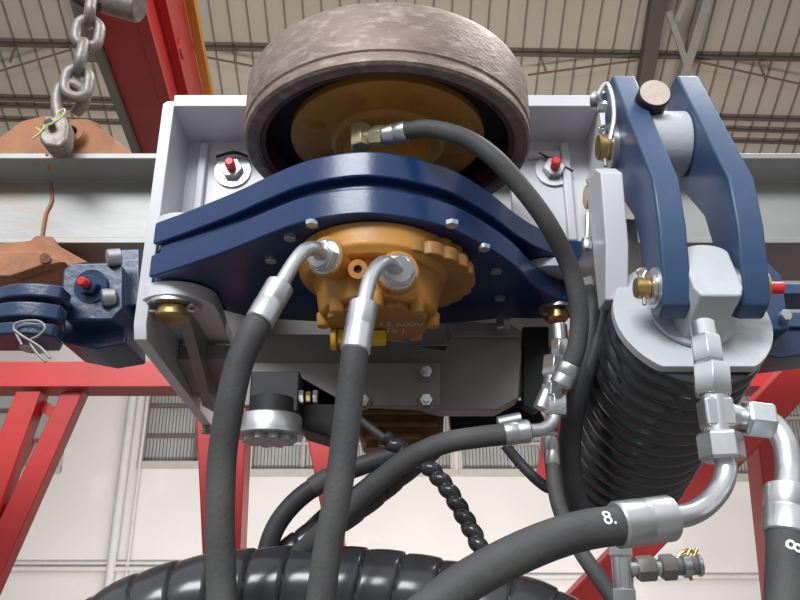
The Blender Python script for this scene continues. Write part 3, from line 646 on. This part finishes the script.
# hose F (right edge)
ptsF = [P(786, 532, .90), P(786, 560, .89), P(785, 600, .88), P(784, 660, .87)]
hF = hose('hydraulic_hose', 'thick black hose marked 8 dropping along the right edge', ptsF, .0205)
ferrule(hF, P(786, 536, .90), P(787, 487, .91), .0245)
elbow(hF, [P(787, 490, .91), P(788, 468, .92), P(785, 444, .925), P(776, 428, .93), P(766, 421, .93)], .0140)
MB().hexn(P(744, 418), P(771, 421), .0235, phase=.3).build('swivel_nut', M_nut, hF, bevel=.001)
MB().cyl(P(744, 418), P(757, 419), .018, 24).build('nut_collar', M_nut, hF)
pF = spline(ptsF, 10); cen = pF[8]; dv = (pF[9] - pF[7]).normalized(); vw = -cen.normalized(); sd = (vw - dv * vw.dot(dv)).normalized(); rt = (-dv).cross(sd); rt = rt if rt.x > 0 else -rt
place_text('8', .024, wrapfn(cen, -dv, sd, rt, .0210, .007, math.radians(12)), M_white, hF)
# hose A
def hexport(t, p, d, r):
    d = V(d).normalized(); MB().cyl(p, p + d * .005, r * 1.12, 32, c=.001).build('port_flange', M_nut, t); MB().hexn(p + d * .004, p + d * .017, r).build('hex_nut', M_nut, t, bevel=.001)
    MB().cyl(p + d * .015, p + d * .022, r * .8, 24, c=.001).build('fitting_body', M_nut, t); return p + d * .012
hA = hose('hydraulic_hose', 'black hose from left port of motor hanging down at left', [P(262, 316, .965), P(249, 340, .96), P(238, 368, .96), P(229, 410, .965), P(222, 460, .98), P(220, 520, .99), P(221, 570, 1.0), P(222, 640, 1.0)], .0178)
ferrule(hA, P(259, 322, .962), P(281, 284, .975), .0190)
e0 = hexport(hA, pA, dA, .0235); elbow(hA, [P(278, 290, .974), P(287, 274, .982), P(297, 259, .99), P(306, 250, 1.0), P(316, 249, 1.012), e0], .0105)
# hose B
hB = hose('hydraulic_hose', 'black hose from right port of motor hanging down at centre', [P(356, 345, .955), P(352, 375, .955), P(347, 420, .96), P(341, 470, .965), P(334, 515, .97), P(326, 560, .975), P(316, 640, .98)], .0172)
ferrule(hB, P(355, 352, .955), P(364, 303, .965), .0190)
e0 = hexport(hB, pB, dB, .0235); elbow(hB, [P(363, 308, .964), P(366, 293, .97), P(371, 277, .98), P(379, 266, .993), P(387, 263, 1.008), e0], .0105)
# hose C
hC = hose('hydraulic_hose', 'black hose arching from wheel hub over the blue arm', [P(405, 131, 1.01), P(430, 129, .995), P(462, 137, .975), P(492, 156, .965), P(520, 186, .975), P(548, 224, 1.0), P(570, 268, 1.04), P(579, 310, 1.06), P(577, 345, 1.07), P(569, 368, 1.08)], .0135)
ferrule(hC, P(407, 131, 1.01), P(384, 136, 1.025), .0155); ferrule(hC, P(570, 364, 1.08), P(560, 386, 1.09), .0165)
MB().hexn(P(385, 136, 1.025), P(373, 137, 1.035), .0175).build('brass_nut', M_pale, hC, bevel=.001)
MB().cyl(P(375, 137, 1.035), P(362, 137, 1.045), .014, 20).build('brass_body', M_pale, hC); MB().hexn(P(361, 127, 1.045), P(361, 148, 1.045), .0175).build('brass_elbow', M_pale, hC, bevel=.001)
# fitting cluster centre right
fc = thing('adapter_stack', 'vertical stack of zinc hydraulic adapters below the right pivot pin', 'fitting', P(556, 420, 1.12))
Y5 = 1.12
chain_fit(fc, [('cyl', P(559, 325, Y5), P(560, 341, Y5), .012, M_nut), ('hex', P(560, 340, Y5), P(560, 356, Y5), .014, M_nut), ('hex', P(556, 357, Y5), P(554, 378, Y5), .019, M_nut), ('cyl', P(554, 376, Y5), P(553, 394, Y5), .015, M_nut),
               ('hex', P(553, 385, Y5), P(552, 398, Y5), .017, M_nut), ('hex', P(556, 396, Y5), P(556, 416, Y5), .018, M_nut), ('cyl', P(541, 409, Y5), P(548, 392, Y5), .012, M_nut), ('cyl', P(553, 388, Y5), P(562, 381, 1.10), .011, M_nut)])
# hose D
hD = hose('hydraulic_hose', 'black hose curving left from elbow under the clamp plates', [P(507, 434, 1.10), P(480, 437, 1.10), P(445, 443, 1.10), P(410, 458, 1.10), P(378, 482, 1.11), P(350, 507, 1.12), P(325, 530, 1.13), P(295, 560, 1.16)], .0150)
ferrule(hD, P(503, 434, 1.10), P(530, 431, 1.105), .0165)
elbow(hD, [P(528, 431, 1.105), P(543, 429, 1.11), P(553, 421, 1.115), P(557, 408, 1.12)], .0095)
# hose G: thin
hG = hose('thin_hose', 'thin black hose falling from straight ferrule beside the bellows', [P(552, 462, 1.15), P(554, 485, 1.14), P(562, 515, 1.12), P(580, 550, 1.10), P(602, 582, 1.09), P(625, 615, 1.08)], .0105)
ferrule(hG, P(552, 466, 1.15), P(551, 436, 1.15), .0115); MB().hexn(P(550, 438, 1.15), P(550, 428, 1.15), .0115).build('hex_nut', M_nut, hG)
hose('thin_hose', 'thin black hose looping down behind the elbow ferrule', [P(505, 445, 1.2), P(520, 463, 1.2), P(538, 481, 1.19), P(550, 488, 1.18), P(553, 478, 1.175)], .0080, M_rubber)
ft = thing('straight_adapter', 'small plain adapter lying just above the elbow ferrule', 'fitting', P(510, 421, 1.2)); MB().cyl(P(498, 424, 1.2), P(521, 419, 1.2), .011, 20, c=.001).build('adapter_body', M_zinc, ft)
# hose H: curved behind
hH = hose('hydraulic_hose', 'black hose looping behind hose at centre, dipping into spiral wrap', [P(405, 452, 1.25), P(372, 462, 1.25), P(335, 476, 1.25), P(303, 495, 1.25), P(280, 520, 1.25), P(268, 548, 1.25), P(262, 590, 1.25)], .0150, M_rubber)
MB().tube(spline([P(340, 474, 1.248), P(325, 480, 1.248), P(312, 488, 1.248)], 6), .0162, 20).build('hose_sleeve', M_hosegrey, hH)
hose('thin_hose', 'black hose under the curving hose, left of twisted cable', [P(408, 446, 1.3), P(385, 470, 1.3), P(360, 492, 1.3), P(330, 512, 1.3), P(300, 540, 1.3)], .0135, M_rubber)
# hose: dark hoses behind bracket
h7 = hose('hydraulic_hose', 'dark hose running down between grey bracket and bellows', [P(591, 292, 1.225), P(592, 310, 1.2), P(588, 350, 1.19), P(578, 395, 1.18), P(570, 440, 1.19), P(574, 490, 1.23), P(590, 540, 1.28)], .0165, M_rubber)
MB().hexn(P(591, 282, 1.235), P(591, 294, 1.225), .0185).build('hex_nut', M_greyd, h7)
hose('hydraulic_hose', 'dark hose pressed against the left side of bellows', [P(606, 300, 1.2), P(600, 330, 1.19), P(588, 370, 1.18), P(572, 420, 1.2), P(563, 460, 1.24), P(566, 500, 1.28), P(580, 545, 1.32)], .0125, M_rubber)
# spiral wrapped bundles
sw = thing('spiral_wrapped_bundle', 'thick hose bundle in glossy black spiral wrap along the bottom', 'hose bundle', P(330, 600, 1.15))
MB().helix_wrap(spline([P(70, 690, 1.17), P(110, 640, 1.17), P(165, 613, 1.17), (P(235, 598, 1.17)), P(310, 593, 1.17), P(390, 598, 1.17), P(460, 611, 1.17), P(530, 628, 1.17), P(600, 670, 1.17)], 12), .060, .049, 48, .0025, .0045).build('spiral_wrap', M_plast, sw, angle=50)
s2 = thing('spiral_wrapped_hose', 'slimmer spiral wrapped hose rising behind the hanging centre hose', 'hose', P(330, 540, 1.28))
MB().helix_wrap(spline([P(262, 575, 1.27), P(300, 545, 1.28), P(335, 522, 1.3), P(368, 498, 1.32), P(400, 472, 1.34), P(432, 446, 1.34)], 10), .021, .042, 32, .002, .003).build('spiral_wrap', M_plast, s2, angle=50)
s3 = thing('twisted_cable', 'thin cable in tight glossy black spiral, curving down at centre', 'cable', P(487, 560, 1.2))
MB().helix_wrap(spline([P(384, 438, 1.24), P(402, 450, 1.24), P(425, 464, 1.23), P(447, 488, 1.22), P(466, 520, 1.21), P(480, 548, 1.2), P(486, 575, 1.2)], 10), .0132, .0225, 28, .0010, .003, 'twist').build('spiral_sleeve', M_plast, s3, angle=60)
MB().tube(spline([P(358, 418, 1.26), P(372, 429, 1.25), P(388, 441, 1.24)], 6), .0065, 12).build('cable_core', M_rubber, s3)
# quick coupler at the bottom right
qc = thing('quick_coupler', 'zinc tee with dark quick coupler and chained cap at lower right', 'coupler', P(625, 590, .98))
YQ = .98
def Q(x, y): return at(x, y, YQ)
chain_fit(qc, [('hex', Q(620, 545), Q(621, 557), .015, M_nut), ('cyl', Q(621, 556), Q(624, 590), .0115, M_nut), ('hex', Q(624, 588), Q(625, 603), .0145, M_nut), ('cyl', Q(624, 600), Q(626, 640), .0105, M_nut), ('cyl', Q(624, 568), Q(640, 568), .008, M_nut)])
for x0, x1, r, m in ((637, 655, .0150, M_greyd), (655, 661, .009, M_nut), (661, 675, .0155, M_greyd), (675, 682, .010, M_greyd), (682, 690, .013, M_zinc), (690, 697, .0105, M_greyd), (697, 701, .0125, M_zinc)):
    a, b = Q(x0, 569 - (x0 - 637) * .06), Q(x1, 569 - (x1 - 637) * .06)
    (MB().hexn(a, b, r, phase=.3) if r > .0145 else MB().cyl(a, b, r, 24, c=.001)).build('coupler_ring' if r < .0145 else 'coupler_nut', m, qc)
for x, y, x2, y2 in ((685, 560, 690, 549), (692, 560, 697, 549), (686, 572, 692, 580), (681, 572, 690, 577)):
    MB().tube([Q(x, y), Q(x2, y2)], .0022, 8).build('coupler_pin', M_brass, qc)
MB().tube(spline([Q(676, 560), Q(681, 553), Q(689, 550), Q(695, 554), Q(698, 562)], 5), .002, 8).build('cap_wire', M_brass, qc)
# ================================================================== BLUE HITCH (left)
YH = 1.30
ht = thing('hitch_block', 'dark navy hitch block with red capped bolt, left of grey frame', 'hitch', at(95, 320, YH))
def hpoly(pts, Y, dep, name, m=M_navyd, bv=.004, par=None): A = [at(x, y, Y) for x, y in pts]; return MB().quadprism(A, [p + V((0, dep, 0)) for p in A]).build(name, m, par or ht, bevel=bv, seg=3)
hpoly([(63, 270), (70, 263), (112, 262), (123, 266), (123, 308), (112, 320), (66, 320), (59, 314)], YH - .02, .13, 'block_body')
hpoly([(118, 249), (140, 248), (140, 306), (118, 306)], YH + .02, .10, 'block_shoulder')
hpoly([(60, 318), (126, 312), (126, 330), (126, 344), (96, 349), (60, 342)], YH + .03, .12, 'block_underside')
capbolt(92, 287, YH - .02, ht, .030, (-.1, -1, -.15), M_navyd)
for x, y in ((112, 258), (106, 298)):
    MB().cyl(at(x - 5, y, YH - .03), at(x + 9, y - 1, YH - .02), .0155, 24, c=.002).build('stud_bolt', M_zinc, ht)
cv = thing('clevis_link', 'navy clevis of stacked curved plates with zinc R-clip, left edge', 'clevis', at(30, 330, 1.3))
def slab(z0, z1, name, r=.09, dx=0):
    cx, cy = at(26, 300, 1.2).x + dx, 1.2 + r; pts = [(cx + r * math.cos(math.radians(a)), cy + r * math.sin(math.radians(a))) for a in range(-190, -25, 8)]
    pts = [(min(u, -.556), v) for u, v in pts if v < 1.28]
    pts += [(-.575, 1.29), (cx - r * 1.1, 1.29)]
    MB().prism(pts, 'z', z0, z1).build(name, M_navyd, cv, bevel=.004, seg=3)
slab(.492, .516, 'clevis_plate', .105); slab(.457, .484, 'middle_plate', .095, -.006); slab(.427, .449, 'clevis_plate', .103, -.004)
c = atz(33, 348, .425); MB().cyl(c, c + V((0, 0, .08)), .017, 24).build('clevis_pin', M_zinc, cv); MB().cyl(c - V((0, 0, .004)), c + V((0, 0, .008)), .021, 24, c=.002).build('pin_head', M_zinc, cv)
Yc = 1.192
MB().tube(spline([at(22, 345, Yc), at(14, 328, Yc), at(20, 322, Yc), at(38, 321, Yc), at(45, 328, Yc), at(38, 336, Yc), at(30, 341, Yc), at(36, 352, Yc), at(46, 362, Yc)], 6), .0021, 10).build('r_clip', M_greyd, cv)
MB().tube(spline([at(14, 330, Yc - .003), at(24, 337, Yc - .003), at(40, 347, Yc - .003), at(50, 358, Yc - .003)], 6), .0021, 10).build('r_clip', M_greyd, cv)
# right hitch behind lever
hr = thing('hitch_block', 'dark blue hitch block peeking out right of the blue levers', 'hitch', at(778, 300, 1.3))
hpoly([(735, 262), (768, 262), (782, 276), (790, 330), (735, 330)], 1.32, .06, 'hitch_plate', M_lever, .004, hr)
hpoly([(762, 283), (830, 283), (830, 294), (762, 294)], 1.36, .08, 'hitch_arm', M_lever, .003, hr); hpoly([(762, 312), (830, 312), (830, 327), (762, 327)], 1.36, .08, 'hitch_arm', M_lever, .003, hr)
hpoly([(735, 325), (830, 328), (830, 352), (780, 358), (740, 352)], 1.37, .1, 'hitch_base', M_navyd, .003, hr)
c = at(783, 317, 1.31); MB().hexn(c, c + V((.002, -.012, 0)), .011).build('hitch_bolt', M_zinc, hr)
